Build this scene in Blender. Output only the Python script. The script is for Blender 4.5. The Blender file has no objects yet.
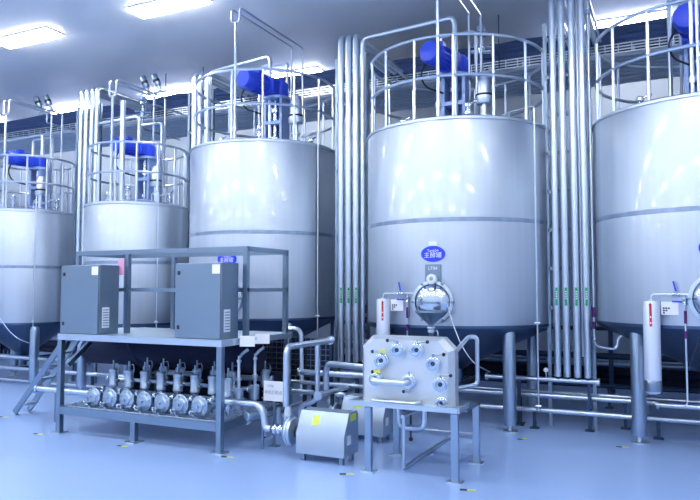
import bpy, bmesh, math, random
from mathutils import Vector, Matrix

random.seed(7)
SC = bpy.context.scene
COL = SC.collection
PI = math.pi
YAW = math.radians(25.6)
CY, SY = math.cos(YAW), math.sin(YAW)
EYE = 1.575
F = 670.0
PITCH = math.atan(38.0 / F)
CP, SP = math.cos(PITCH), math.sin(PITCH)


def ray(px, py):
    x, y = (px - 350.0) / F, -(py - 250.0) / F
    fw, up = CP - y * SP, SP + y * CP
    return x * CY - fw * SY, x * SY + fw * CY, up


def at(px, py, Y):
    """point of the room on the plane y = Y that the photograph shows at (px, py)"""
    r = ray(px, py)
    t = Y / r[1]
    return Vector((r[0] * t, Y, EYE + r[2] * t))


# ------------------------------------------------------------------ materials
def mat(name, col, metal=0.0, rough=0.5, noise=0.0, nscale=(8, 8, 8), bump=0.0, aniso=0.0, emit=None, estr=0.0, coat=0.0, rvar=0.0, coatr=0.2):
    m = bpy.data.materials.new(name)
    m.use_nodes = True
    nt = m.node_tree
    b = nt.nodes['Principled BSDF']
    b.inputs['Base Color'].default_value = (*col, 1)
    b.inputs['Metallic'].default_value = metal
    b.inputs['Roughness'].default_value = rough
    if coat:
        b.inputs['Coat Weight'].default_value = coat
        b.inputs['Coat Roughness'].default_value = coatr
    if emit:
        b.inputs['Emission Color'].default_value = (*emit, 1)
        b.inputs['Emission Strength'].default_value = estr
    if noise or bump or rvar:
        tc = nt.nodes.new('ShaderNodeTexCoord')
        mp = nt.nodes.new('ShaderNodeMapping')
        mp.inputs['Scale'].default_value = nscale
        nz = nt.nodes.new('ShaderNodeTexNoise')
        nz.inputs['Scale'].default_value = 1.0
        nz.inputs['Detail'].default_value = 4.0
        nt.links.new(tc.outputs['Object'], mp.inputs['Vector'])
        nt.links.new(mp.outputs['Vector'], nz.inputs['Vector'])
        if noise:
            mx = nt.nodes.new('ShaderNodeMix')
            mx.data_type = 'RGBA'
            mx.inputs[6].default_value = (*[max(0, c * (1 - noise)) for c in col], 1)
            mx.inputs[7].default_value = (*[min(1, c * (1 + noise)) for c in col], 1)
            nt.links.new(nz.outputs['Fac'], mx.inputs[0])
            nt.links.new(mx.outputs[2], b.inputs['Base Color'])
        if rvar:
            mr = nt.nodes.new('ShaderNodeMapRange')
            mr.inputs['From Min'].default_value = 0.3
            mr.inputs['From Max'].default_value = 0.7
            mr.inputs['To Min'].default_value = max(0.02, rough - rvar)
            mr.inputs['To Max'].default_value = rough + rvar
            nt.links.new(nz.outputs['Fac'], mr.inputs['Value'])
            nt.links.new(mr.outputs['Result'], b.inputs['Roughness'])
        if bump:
            bp = nt.nodes.new('ShaderNodeBump')
            bp.inputs['Strength'].default_value = bump
            bp.inputs['Distance'].default_value = 0.004
            nt.links.new(nz.outputs['Fac'], bp.inputs['Height'])
            nt.links.new(bp.outputs['Normal'], b.inputs['Normal'])
    if aniso:
        b.inputs['Anisotropic'].default_value = aniso
        tg = nt.nodes.new('ShaderNodeTangent')
        tg.direction_type = 'RADIAL'
        tg.axis = 'Z'
        nt.links.new(tg.outputs['Tangent'], b.inputs['Tangent'])
    return m


M = {}
M['floor'] = mat('epoxy_floor', (0.335, 0.50, 0.85), 0, 0.34, noise=0.04, nscale=(0.7, 0.7, 0.7), coat=0.35)
M['wall'] = mat('wall_panel', (0.72, 0.77, 0.84), 0, 0.5, noise=0.02, nscale=(0.5, 0.5, 0.5))
M['wallb'] = mat('dimmed_wall_panel', (0.42, 0.50, 0.62), 0, 0.5, noise=0.02, nscale=(0.5, 0.5, 0.5))  # white panel with its colour darkened against the strong rear lamp light
M['ceil'] = mat('ceiling_panel', (0.90, 0.925, 0.95), 0, 0.25, noise=0.03, nscale=(0.4, 0.4, 0.4))
M['tank'] = mat('brushed_tank_steel', (0.505, 0.575, 0.66), 1, 0.44, noise=0.08, nscale=(16, 16, 0.5), bump=0.12, aniso=0.4, coat=0.4, coatr=0.06)
M['band'] = mat('weld_band_steel', (0.34, 0.42, 0.54), 1, 0.30, noise=0.3, nscale=(9, 9, 2))
M['cone'] = mat('shaded_cone_steel', (0.085, 0.14, 0.235), 1, 0.33, noise=0.08, nscale=(3, 3, 3))  # tank steel with the shade under the tanks put into its colour
M['pipe'] = mat('polished_pipe_steel', (0.62, 0.70, 0.79), 1, 0.29, noise=0.02, nscale=(6, 6, 2))
M['rail'] = mat('bright_rail_steel', (0.72, 0.79, 0.87), 1, 0.28, noise=0.02)
M['leg'] = mat('satin_leg_steel', (0.36, 0.46, 0.58), 1, 0.30, noise=0.05, nscale=(4, 4, 1))
M['frame'] = mat('satin_frame_steel', (0.27, 0.355, 0.45), 1, 0.33, noise=0.06, nscale=(5, 5, 5))
M['cab'] = mat('satin_cabinet_steel', (0.255, 0.335, 0.41), 1, 0.46, noise=0.05, nscale=(3, 3, 3))
M['panel'] = mat('matt_panel_steel', (0.58, 0.67, 0.76), 1, 0.42, noise=0.04, nscale=(4, 4, 4))
M['chrome'] = mat('polished_fitting_steel', (0.62, 0.70, 0.80), 1, 0.18, noise=0.02)
M['castst'] = mat('cast_pump_steel', (0.42, 0.51, 0.61), 1, 0.36, noise=0.05, nscale=(10, 10, 10))
M['plate'] = mat('pale_plate_steel', (0.74, 0.78, 0.80), 1, 0.5, noise=0.03, nscale=(4, 4, 4))
M['hood'] = mat('satin_hood_steel', (0.46, 0.55, 0.64), 1, 0.44, noise=0.04, nscale=(4, 4, 4))
M['dkpipe'] = mat('shaded_rear_pipe', (0.05, 0.085, 0.15), 0.9, 0.42, noise=0.05)  # steel darkened to carry the shade behind the tanks; other dark parts share it
M['navy'] = mat('navy_rubber_and_infill', (0.007, 0.014, 0.045), 0, 0.9, noise=0.3, nscale=(6, 20, 20), bump=0.5)  # hose rubber; also the near-black of the dark infill added for shade
M['cable'] = mat('navy_cable_sheath', (0.045, 0.085, 0.22), 0, 0.5, noise=0.6, nscale=(1.5, 30, 30), bump=0.8)
M['tray'] = mat('galvanised_tray', (0.60, 0.70, 0.84), 0.1, 0.45, noise=0.1, nscale=(2, 10, 10))
M['blue'] = mat('blue_motor_paint', (0.025, 0.075, 0.72), 0, 0.32, noise=0.1, nscale=(6, 6, 6))
M['paleblue'] = mat('pale_blue_column_paint', (0.30, 0.42, 0.72), 0.3, 0.4)
M['sign'] = mat('blue_sign_face', (0.02, 0.06, 0.92), 0, 0.4, noise=0.02)
M['white'] = mat('white_plastic', (0.84, 0.88, 0.96), 0, 0.45, noise=0.02)
M['wpipe'] = mat('white_lagged_column', (0.72, 0.79, 0.93), 0.35, 0.4, noise=0.03, nscale=(5, 5, 5))
M['paper'] = mat('white_paper', (0.93, 0.94, 0.97), 0, 0.7, noise=0.02)
M['ink'] = mat('grey_ink', (0.35, 0.42, 0.58), 0, 0.7, noise=0.02)
M['dkink'] = mat('dark_ink', (0.03, 0.07, 0.14), 0, 0.6, noise=0.02)
M['green'] = mat('green_label', (0.0, 0.36, 0.13), 0, 0.5, noise=0.03)
M['red'] = mat('red_label', (0.62, 0.01, 0.06), 0, 0.5, noise=0.03)
M['purple'] = mat('purple_label', (0.10, 0.01, 0.16), 0, 0.5, noise=0.03)
M['pink'] = mat('pink_card', (0.86, 0.40, 0.62), 0, 0.6, noise=0.03)
M['yellow'] = mat('yellow_label', (0.78, 0.84, 0.12), 0, 0.5, noise=0.03)
M['black'] = mat('black_plastic', (0.012, 0.018, 0.035), 0, 0.4, noise=0.1)
M['glass'] = mat('sight_glass', (0.05, 0.08, 0.14), 0.2, 0.08, noise=0.02)
M['lamp'] = mat('lamp_diffuser', (0.9, 0.95, 1.0), 0, 0.4, emit=(1.0, 0.98, 0.945), estr=33.0)


# ------------------------------------------------------------------ mesh builder
class MB:
    def __init__(self, m=None):
        self.v, self.f = [], []
        self.m = m or Matrix.Identity(4)

    def add(self, vs, fs):
        k = len(self.v)
        self.v += [self.m @ Vector(p) for p in vs]
        self.f += [[i + k for i in q] for q in fs]
        return self

    def box(self, x0, x1, y0, y1, z0, z1):
        return self.add([(x0, y0, z0), (x1, y0, z0), (x1, y1, z0), (x0, y1, z0), (x0, y0, z1), (x1, y0, z1), (x1, y1, z1), (x0, y1, z1)],
                        [(0, 3, 2, 1), (4, 5, 6, 7), (0, 1, 5, 4), (1, 2, 6, 5), (2, 3, 7, 6), (3, 0, 4, 7)])

    def bar(self, p, q, w, h, up=(0, 0, 1)):
        p, q = Vector(p), Vector(q)
        t = (q - p).normalized()
        s = t.cross(Vector(up))
        if s.length < 1e-4:
            s = t.cross(Vector((1, 0, 0)))
        s.normalize()
        u = s.cross(t)
        vs = []
        for c in (p, q):
            for a, b in ((-1, -1), (1, -1), (1, 1), (-1, 1)):
                vs.append(c + s * a * w / 2 + u * b * h / 2)
        return self.add(vs, [(0, 1, 2, 3), (7, 6, 5, 4), (0, 4, 5, 1), (1, 5, 6, 2), (2, 6, 7, 3), (3, 7, 4, 0)])

    def lathe(self, prof, n=24, o=(0, 0, 0), axis=(0, 0, 1)):
        q = Vector((0, 0, 1)).rotation_difference(Vector(axis).normalized()).to_matrix()
        o = Vector(o)
        vs, rings = [], []
        for r, z in prof:
            if r < 1e-6:
                rings.append([len(vs)])
                vs.append(o + q @ Vector((0, 0, z)))
            else:
                rings.append(list(range(len(vs), len(vs) + n)))
                for k in range(n):
                    a = 2 * PI * k / n
                    vs.append(o + q @ Vector((r * math.cos(a), r * math.sin(a), z)))
        fs = []
        for A, B in zip(rings, rings[1:]):
            if len(A) == 1 and len(B) == 1:
                continue
            for k in range(n):
                j = (k + 1) % n
                if len(A) == 1:
                    fs.append((A[0], B[j], B[k]))
                elif len(B) == 1:
                    fs.append((A[k], A[j], B[0]))
                else:
                    fs.append((A[k], A[j], B[j], B[k]))
        return self.add(vs, fs)

    def cyl(self, p, q, r, r2=None, n=16):
        p, q = Vector(p), Vector(q)
        L = (q - p).length
        r2 = r if r2 is None else r2
        return self.lathe([(0, 0), (r, 0), (r2, L), (0, L)], n, p, q - p)

    def tube(self, pts, r, n=10, fil=0.0, closed=False, seg=8):
        P = [Vector(p) for p in pts]
        if fil and not closed:
            out = [P[0]]
            for a, b, c in zip(P, P[1:], P[2:]):
                u, w = (a - b), (c - b)
                f = min(fil, u.length * 0.49, w.length * 0.49)
                u.normalize(); w.normalize()
                if u.dot(w) < -0.999:
                    out.append(b); continue
                s, e = b + u * f, b + w * f
                for k in range(seg + 1):
                    t = k / seg
                    out.append(s * (1 - t) ** 2 + b * 2 * t * (1 - t) + e * t * t)
            out.append(P[-1])
            P = out
        N = len(P)
        T = []
        for i in range(N):
            if closed:
                t = P[(i + 1) % N] - P[i - 1]
            else:
                t = P[min(i + 1, N - 1)] - P[max(i - 1, 0)]
            T.append(t.normalized())
        ref = Vector((0, 0, 1)) if abs(T[0].z) < 0.9 else Vector((1, 0, 0))
        s = T[0].cross(ref).normalized()
        vs = []
        for i in range(N):
            s = (s - T[i] * s.dot(T[i])).normalized()
            u = T[i].cross(s)
            for k in range(n):
                a = 2 * PI * k / n
                vs.append(P[i] + s * r * math.cos(a) + u * r * math.sin(a))
        fs = []
        for i in range(N if closed else N - 1):
            a, b = i * n, ((i + 1) % N) * n
            for k in range(n):
                j = (k + 1) % n
                fs.append((a + k, a + j, b + j, b + k))
        if not closed:
            fs.append(tuple(reversed(range(n))))
            fs.append(tuple(range((N - 1) * n, N * n)))
        return self.add(vs, fs)

    def prism(self, poly, axis, a0, a1):
        """poly in the two other axes; axis 'x' -> (y,z), 'y' -> (x,z), 'z' -> (x,y)"""
        n = len(poly)
        def pt(p, a):
            return {'x': (a, p[0], p[1]), 'y': (p[0], a, p[1]), 'z': (p[0], p[1], a)}[axis]
        vs = [pt(p, a0) for p in poly] + [pt(p, a1) for p in poly]
        fs = [tuple(reversed(range(n))), tuple(range(n, 2 * n))]
        fs += [(k, (k + 1) % n, n + (k + 1) % n, n + k) for k in range(n)]
        return self.add(vs, fs)

    def ball(self, c, r, n=12):
        k = n // 2
        return self.lathe([(r * math.sin(PI * i / k), -r * math.cos(PI * i / k)) for i in range(k + 1)], n, c)

    def build(self, name, m, parent=None, origin=None, bevel=0.0, flat=False):
        o = Vector(origin) if origin is not None else Vector((0, 0, 0))
        me = bpy.data.meshes.new(name)
        me.from_pydata([v - o for v in self.v], [], self.f)
        bm = bmesh.new()
        bm.from_mesh(me)
        bmesh.ops.recalc_face_normals(bm, faces=bm.faces)
        bm.to_mesh(me)
        bm.free()
        for p in me.polygons:
            p.use_smooth = not flat
        me.set_sharp_from_angle(angle=math.radians(34))
        me.materials.append(M[m])
        ob = bpy.data.objects.new(name, me)
        COL.objects.link(ob)
        if parent is not None:
            ob.parent = parent
        ob.location = o
        if bevel:
            md = ob.modifiers.new('bevel', 'BEVEL')
            md.width = bevel
            md.segments = 2
            md.limit_method = 'ANGLE'
        return ob


def tag(o, label, cat, group=None, kind=None):
    o['label'] = label
    o['category'] = cat
    if group:
        o['group'] = group
    if kind:
        o['kind'] = kind
    return o


def thing(name, label, cat, loc=(0, 0, 0), rz=0.0, group=None):
    o = bpy.data.objects.new(name, None)
    COL.objects.link(o)
    o.location = loc
    o.rotation_euler = (0, 0, rz)
    o.empty_display_size = 0.1
    return tag(o, label, cat, group)


def struct(o):
    o['kind'] = 'structure'
    return o


def dup(root, loc, label, rz=None):
    r = root.copy()
    COL.objects.link(r)
    r.location = loc
    if rz is not None:
        r.rotation_euler = (0, 0, rz)
    r['label'] = label
    for ch in list(root.children):
        c = ch.copy()
        COL.objects.link(c)
        c.parent = r
        for g in list(ch.children):
            d = g.copy()
            COL.objects.link(d)
            d.parent = c
    return r


def lettering(text, size, m, parent, mtx, name='lettering'):
    """flat raised lettering laid in the local xy plane of mtx"""
    cu = bpy.data.curves.new(name, 'FONT')
    cu.body = text
    cu.size = size
    cu.align_x = 'CENTER'
    cu.align_y = 'CENTER'
    cu.extrude = 0.0008
    tmp = bpy.data.objects.new(name, cu)
    COL.objects.link(tmp)
    bpy.context.view_layer.update()
    dg = bpy.context.evaluated_depsgraph_get()
    me = bpy.data.meshes.new_from_object(tmp.evaluated_get(dg))
    bpy.data.objects.remove(tmp)
    bpy.data.curves.remove(cu)
    me.transform(mtx)
    me.materials.clear()
    me.materials.append(M[m])
    o = bpy.data.objects.new(name, me)
    COL.objects.link(o)
    if parent is not None:
        o.parent = parent
    return o


def facing(x, y, z, ang=-PI / 2):
    """matrix of an upright sheet at (x,y,z) whose face looks along ang in plan; local x runs to the viewer's right"""
    n = Vector((math.cos(ang), math.sin(ang), 0))
    r = Vector((-n.y, n.x, 0))
    m = Matrix(((r.x, 0, n.x, x), (r.y, 0, n.y, y), (0, 1, 0, z), (0, 0, 0, 1)))
    return m


# ------------------------------------------------------------------ room
WX0, WX1, WY0, WY1, CH = -17.5, 4.5, -5.0, 12.0, 5.6
struct(MB().box(WX0, WX1, WY0, WY1, -0.1, 0).build('floor', 'floor'))
struct(MB().box(WX0, WX1, WY0, WY1, CH, CH + 0.1).build('ceiling', 'ceil'))
struct(MB().box(WX0 - .1, WX1 + .1, WY1, WY1 + .1, -0.1, CH + .1).build('wall_back', 'wallb'))
struct(MB().box(WX0 - .1, WX1 + .1, WY0 - .1, WY0, -0.1, CH + .1).build('wall_front', 'wall'))
struct(MB().box(WX0 - .1, WX0, WY0, WY1, -0.1, CH + .1).build('wall_left', 'wall'))
struct(MB().box(WX1, WX1 + .1, WY0, WY1, -0.1, CH + .1).build('wall_right', 'wall'))

# ceiling lights
def ceiling_light(x, y, label):
    t = thing('ceiling_light', label, 'ceiling light', (x, y, CH), 0, 'flat ceiling panel lights')
    MB().box(-.6, .6, -.15, .15, -.055, -.006).build('diffuser', 'lamp', t)  # made deep so its added glowing sides brighten the ceiling
    fr = MB()
    fr.box(-.63, .63, -.18, -.15, -.02, 0).box(-.63, .63, .15, .18, -.02, 0).box(-.63, -.6, -.15, .15, -.02, 0).box(.6, .63, -.15, .15, -.02, 0)
    fr.box(-.6, .6, -.15, .15, -.006, -.001)
    fr.build('frame', 'white', t)
    return t

LX = [-15.0, -12.1, -9.22, -6.34, -3.45, -.57, 2.3]
NAMED = {
    (-9.22, 7.27): 'glowing white ceiling panel over the two small tanks, front row',
    (-6.34, 7.27): 'glowing white ceiling panel over the gap before the middle tank, front row',
    (-12.1, 10.7): 'glowing ceiling panel above the cable tray behind the smallest far tank',
    (-9.22, 10.7): 'glowing ceiling panel above the cable tray beside the thin ceiling rod',
    (-6.34, 10.7): 'glowing ceiling panel above the cable tray behind the first blue motor of the big tanks',
    (-.57, 10.7): 'glowing ceiling panel above the cable tray by the largest cut-off tank',
}
proto = None
for y in (10.7, 7.27, 3.9, .5, -2.9):
    for x in LX:
        if y == 7.27 and (x > -6 or x < -10) or (x, y) == (-3.45, 10.7):
            continue
        lab = NAMED.get((x, y), 'white ceiling panel light over the hall, outside the view')
        if proto is None:
            proto = ceiling_light(x, y, lab)
        else:
            dup(proto, (x, y, CH), lab)

# ------------------------------------------------------------------ tanks
def flow_label(parent, x, y, z0, z1, w, m, ang, marks=3, name='flow_label', up=False):
    """thin vertical arrow sticker with pale marks, on a face looking along ang"""
    mt = facing(x, y, 0, ang)
    b = MB(mt)
    h = z1 - z0
    hw = w / 2
    poly = [(0, z0), (hw * 1.5, z0 + w), (hw, z0 + w), (hw, z1), (-hw, z1), (-hw, z0 + w), (-hw * 1.5, z0 + w)]
    if up:
        poly = [(x, z0 + z1 - z) for x, z in poly]
    n = len(poly)
    b.add([(p[0], p[1], 0) for p in poly] + [(p[0], p[1], .0015) for p in poly],
          [tuple(range(n)), tuple(range(n, 2 * n))] + [(k, (k + 1) % n, n + (k + 1) % n, n + k) for k in range(n)])
    lab = b.build(name, m, parent)
    if marks:
        b2 = MB(mt)
        for k in range(marks):
            zc = z0 + h * ((0.38 if not up else 0.12) + 0.5 * k / max(1, marks))
            b2.add([(-hw * .55, zc, .002), (hw * .55, zc, .002), (hw * .55, zc + h * .06, .002), (-hw * .55, zc + h * .06, .002)], [(0, 1, 2, 3)])
        b2.build('lettering', 'white', lab)
    return lab


def tank(label, X, Y, R, zt, zw, zb, small, legdx, legdy, agx, hx, hy, can, sign_ang, lev_ang, text, column=True, plate=True):
    t = thing('mixing_tank', label, 'tank', (X, Y, 0), 0, 'stainless steel tanks in a row')
    h = zt
    MB().lathe([(R, zb), (R, zt - .03), (R - .006, zt - .012), (R - .03, zt), (R * .6, zt + .05), (.2, zt + .08), (0, zt + .08)], 96).build('shell', 'tank', t)
    MB().lathe([(R + .001, zt - .05), (R + .012, zt - .048), (R + .012, zt - .022), (R + .001, zt - .02)], 96).build('top_rim', 'panel', t)
    MB().lathe([(R, zw - .024), (R + .004, zw - .022), (R + .004, zw + .022), (R, zw + .024)], 96).build('weld_band', 'band', t)
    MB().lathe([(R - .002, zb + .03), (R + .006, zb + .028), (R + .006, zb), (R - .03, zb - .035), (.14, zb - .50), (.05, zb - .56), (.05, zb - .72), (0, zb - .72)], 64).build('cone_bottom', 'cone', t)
    b = MB().tube([(0, 0, zb - .7), (0, 0, .36), (0.0, .9, .36)], .045, 12, .1)
    b.cyl((0, 0, zb - .78), (0, 0, zb - .74), .08)
    b.build('outlet_pipe', 'dkpipe', t)
    for sx in (-1, 1):
        for sy in (-1, 1):
            lx, ly = sx * legdx, sy * legdy
            lg = MB().lathe([(0, .07), (.07, .07), (.072, .09), (.072, zb - .08), (.06, zb - .035), (0, zb - .02)], 20, (lx, ly, 0)).build('leg', 'leg', t)
            MB().cyl((lx, ly, .01), (lx, ly, .07), .022).cyl((lx, ly, 0), (lx, ly, .012), .085).build('foot', 'panel', lg)
    # guard rail
    Rc = R - .05
    front = math.atan2(-Y, -X)
    hr, mr = zt + .92 * (1 if not small else .95), zt + .46 * (1 if not small else .95)
    for nm, z in (('top_hoop', hr), ('mid_hoop', mr)):
        MB().tube([(Rc * math.cos(2 * PI * k / 64), Rc * math.sin(2 * PI * k / 64), z) for k in range(64)], .019, 8, closed=True).build(nm, 'rail', t)
    np_ = 15
    for k in range(np_):
        a = front + math.radians(-2) + 2 * PI * k / np_
        MB().cyl((Rc * math.cos(a), Rc * math.sin(a), zt), (Rc * math.cos(a), Rc * math.sin(a), hr), .016, n=8).build('post', 'rail', t)
    # agitator drive
    s = .82 if small else 1.0
    ax, ay = agx, .05
    zc = zt + .06
    c = MB().lathe([(0, 0), (.22 * s, 0), (.22 * s, .04), (.16 * s, .045), (0, .045)], 24, (ax, ay, zc))
    top = zc + (.73 if not small else .70)
    for sx in (-1, 1):
        c.box(ax + sx * .135 * s - .02, ax + sx * .135 * s + .02, ay - .11 * s, ay + .11 * s, zc + .04, top)
    c.box(ax - .135 * s, ax + .135 * s, ay + .09 * s, ay + .11 * s, zc + .04, top)
    c.box(ax - .15 * s, ax + .15 * s, ay - .12 * s, ay + .11 * s, zc + .34, zc + .39)
    c.lathe([(0, 0), (.2 * s, 0), (.2 * s, .04), (0, .04)], 24, (ax, ay, top - .02))
    col = c.build('agitator_column', 'paleblue', t)
    MB().cyl((ax, ay - .03, zc), (ax, ay - .03, top), .035 * s, n=12).cyl((ax, ay - .03, zc + .1 * s), (ax, ay - .03, zc + .16 * s), .07 * s).cyl((ax, ay - .03, zc + .52 * s), (ax, ay - .03, zc + .58 * s), .07 * s).build('shaft', 'chrome', col)
    g = MB().lathe([(0, 0), (.16 * s, 0), (.17 * s, .03), (.17 * s, .20 * s), (.13 * s, .25 * s), (0, .26 * s)], 12, (ax, ay, top + .02))
    g.box(ax - .12 * s, ax + .12 * s, ay - .28 * s, ay + .05, top + .03, top + .24 * s)
    g.build('gearbox', 'blue', col, bevel=.008)
    d = Vector((-.2, -.98, .0)).normalized()
    o = Vector((ax, ay, top + .15 * s)) + d * .18 * s
    mo = MB().lathe([(0, 0), (.10 * s, 0), (.115 * s, .03), (.15 * s, .05), (.15 * s, .08), (.125 * s, .09), (.125 * s, .33 * s), (.145 * s, .34 * s), (.145 * s, .46 * s), (.12 * s, .50 * s), (.05 * s, .505 * s), (0, .505 * s)], 24, o, d)
    for k in range(16):
        a = 2 * PI * k / 16
        u = Vector((0, 0, 1)); w = d.cross(u).normalized()
        e = u * math.cos(a) + w * math.sin(a)
        mo.bar(o + d * .1 * s + e * .13 * s, o + d * .33 * s + e * .13 * s, .006, .03 * s, up=e)
    mo.box(o.x + d.x * .2 - .05 * s, o.x + d.x * .2 + .05 * s, o.y + d.y * .2 - .06 * s, o.y + d.y * .2 + .06 * s, o.z + .11 * s, o.z + .19 * s)
    mo.build('motor', 'blue', col)
    e = o + d * .3 * s
    MB().tube([e + Vector((-.12, 0, -.05)), e + Vector((-.22, 0, -.2)), e + Vector((-.17, .05, -.36)), e + Vector((.02, .2, -.42))], .012, 6, .1).build('motor_cable', 'black', col)
    # breather canister
    cx, cy = can
    z0 = zt + .33 * s
    cb = MB().lathe([(0, 0), (.095 * s, 0), (.105 * s, .02), (.105 * s, .09 * s), (.085 * s, .10 * s), (.082 * s, .36 * s), (.07 * s, .39 * s), (0, .39 * s)], 20, (cx, cy, z0))
    cb.cyl((cx, cy, zt - .01), (cx, cy, z0), .035 * s).cyl((cx, cy, zt + .17 * s), (cx, cy, zt + .2 * s), .06 * s)
    cb.tube([(cx, cy, zt + .12), (cx + .16, cy, zt + .14), (cx + .3, cy + .02, zt + .2)], .014, 8, .05)
    cn = cb.build('breather_canister', 'rail', t)
    MB().lathe([(.104 * s, 0), (.108 * s, .005), (.108 * s, .02), (.104 * s, .025)], 20, (cx, cy, z0 + .095 * s)).build('dark_ring', 'black', cn)
    # cleaning line: riser, U and two parallel runs to the back
    zr, zl = (5.09, 5.27) if not small else (4.42, 4.67)
    q = .065
    yb = hy + 1.55 if not small else hy + .95
    sl = MB().tube([(hx, hy, zt - .02), (hx, hy, zr)], .019, 8)
    sl.tube([(hx - q, yb, zt + .35), (hx - q, yb, zl), (hx - q, hy, zl), (hx - q, hy, zr), (hx + q, hy, zr), (hx + q, hy, zl), (hx + q, yb + .12, zl), (hx + q, yb + .12, zt + .35)], .016, 8, .05)
    sl.cyl((hx, hy, zt + .1), (hx, hy, zt + .16), .032)
    sl.build('cleaning_line', 'rail', t)
    # inverted U over the lid
    zu = 4.95 if not small else 4.24
    MB().tube([(-.32, .33, zt + .03), (-.32, .33, zu), (.17, .33, zu), (.17, .33, zt + .03)], .024, 8, .07).build('lid_loop_pipe', 'rail', t)
    # lid valves, manhole
    for k, (vx, vy) in enumerate(((-.55, -.25), (-.42, .42), (.55, .3), (.3, -.6))):
        vx *= R; vy *= R
        z = zt + .03
        lv = MB()
        lv.cyl((vx, vy, z), (vx, vy, z + .16), .025, n=10).cyl((vx, vy, z + .06), (vx, vy, z + .09), .05, n=12)
        lv.ball((vx, vy, z + .17), .045, 10)
        lv.cyl((vx, vy, z + .17), (vx + .12, vy - .06, z + .2), .012, n=8)
        lv.build('lid_valve', 'chrome', t)
    # drop line down the side
    ca, sa = math.cos(lev_ang), math.sin(lev_ang)
    dl = MB().tube([((R * .72) * ca, (R * .72) * sa, zt + .02), ((R * .72) * ca, (R * .72) * sa, zt + .15), ((R + .035) * ca, (R + .035) * sa, zt + .15), ((R + .035) * ca, (R + .035) * sa, .24 if not small else .7)], .009, 8, .04)
    for z in (zb + .05, .27 if not small else .75):
        dl.cyl(((R + .035) * ca - .03, (R + .035) * sa, z), ((R + .035) * ca + .03, (R + .035) * sa, z), .012, n=8)
    dl.cyl(((R + .035) * ca, (R + .035) * sa, .24), ((R + .035) * ca, (R + .035) * sa, .22), .03)
    dl.build('drop_line', 'rail', t)
    # manway
    n = Vector((math.cos(sign_ang), math.sin(sign_ang), 0))
    mz = zb + .285
    mw = MB().lathe([(.20, -.05), (.215, .02), (.235, .022), (.235, .045), (.215, .05), (.20, .05)], 36, n * R + Vector((0, 0, mz)), n).build('manway', 'panel', t)
    dm = MB().lathe([(.2, .03), (.19, .05), (.14, .085), (.07, .10), (0, .103)], 36, n * R + Vector((0, 0, mz)), n)
    rt = Vector((-n.y, n.x, 0))
    dm.build('manway_cover', 'chrome', mw)
    hb = MB().tube([n * (R + .11) + rt * -.09 + Vector((0, 0, mz)), n * (R + .15) + rt * -.09 + Vector((0, 0, mz)), n * (R + .15) + rt * .09 + Vector((0, 0, mz)), n * (R + .11) + rt * .09 + Vector((0, 0, mz))], .012, 8, .03)
    hb.build('manway_handle', 'frame', mw)
    for k in range(6):
        a = 2 * PI * k / 6
        p = n * R + rt * .225 * math.cos(a) + Vector((0, 0, mz + .225 * math.sin(a)))
        MB().cyl(p, p + n * .075, .014, n=8).build('manway_clamp', 'frame', mw)
    # blue oval name plate
    sz = 1.95 if not small else 1.75
    sh = (R + .006)
    mt = facing(n.x * sh, n.y * sh, sz, sign_ang)
    el = MB(mt)
    N = 40
    el.add([(.135 * math.cos(2 * PI * k / N), .088 * math.sin(2 * PI * k / N), zz) for zz in (-.012, .006) for k in range(N)],
           [tuple(range(N)), tuple(range(N, 2 * N))] + [(k, (k + 1) % N, N + (k + 1) % N, N + k) for k in range(N)])
    sg = el.build('name_plate', 'sign', t)
    sg['label'] = 'blue oval plate with white lettering'
    lettering(text, .043, 'white', sg, mt @ Matrix.Translation((0, .034, .008)))
    lettering('主酵罐', .068, 'white', sg, mt @ Matrix.Translation((0, -.018, .008)))
    MB(mt).box(-.045, .045, .09, .14, -.006, .004).build('plate_bracket', 'white', t)
    if plate:
        mt2 = facing(n.x * sh, n.y * sh, zb + .57, sign_ang)
        gp = MB(mt2).box(-.09, .09, -.13, .13, -.01, .012).build('gauge_plate', 'cab', t, bevel=.004)
        lettering('LT04', .05, 'white', gp, mt2 @ Matrix.Translation((0, .085, .0135)))
        ga = MB(mt2).lathe([(0, 0), (.05, 0), (.058, .02), (.058, .06), (.045, .07), (0, .07)], 24, (0, -.035, .01)).build('level_gauge', 'white', gp)
        MB(mt2).lathe([(0, 0), (.022, 0), (.02, .004), (0, .004)], 20, (0, -.028, .08)).build('gauge_glass', 'ink', gp)
        MB().tube([Vector(mt2 @ Vector((.04, -.06, .05))), Vector(mt2 @ Vector((.05, -.13, .09))), Vector(mt2 @ Vector((.0, -.2, .06)))], .007, 6, .04).build('gauge_cable', 'black', gp)
    # white sample column with red arrow, its small pipework and the sheet between
    if column:
        qx, qy = -.55, -1.13
        z0, z1 = .565, 1.45
        cl = MB().lathe([(0, z0 + .02), (.04, z0), (.065, z0 + .015), (.076, z0 + .05), (.076, z1 - .012), (.07, z1), (0, z1)], 28, (qx, qy, 0))
        clo = cl.build('sample_column', 'wpipe', t)
        MB().lathe([(.0765, z0 + .03), (.079, z0 + .04), (.079, z0 + .13), (.0765, z0 + .135)], 28, (qx, qy, 0)).build('end_cap', 'frame', clo)
        fa = math.atan2(-(Y + qy), -(X + qx))
        flow_label(clo, qx + .0785 * math.cos(fa - .1), qy + .0785 * math.sin(fa - .1), z1 - .24, z1 - .015, .022, 'red', fa - .1, 2, 'red_arrow', True)
        MB().box(qx - .02, qx + .02, qy + .06, qy + .30, z0 + .45, z0 + .49).box(qx - .02, qx + .02, qy + .06, qy + .30, z1 - .1, z1 - .06).build('column_bracket', 'frame', clo)
        zp = z1 + .065
        sp = MB().tube([(qx, qy, z1 - .005), (qx, qy, zp), (.02, qy, zp), (.02, -R + .0, zp)], .008, 8, .05)
        sp.cyl((qx, qy, z1), (qx, qy, z1 + .015), .03)
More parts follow.
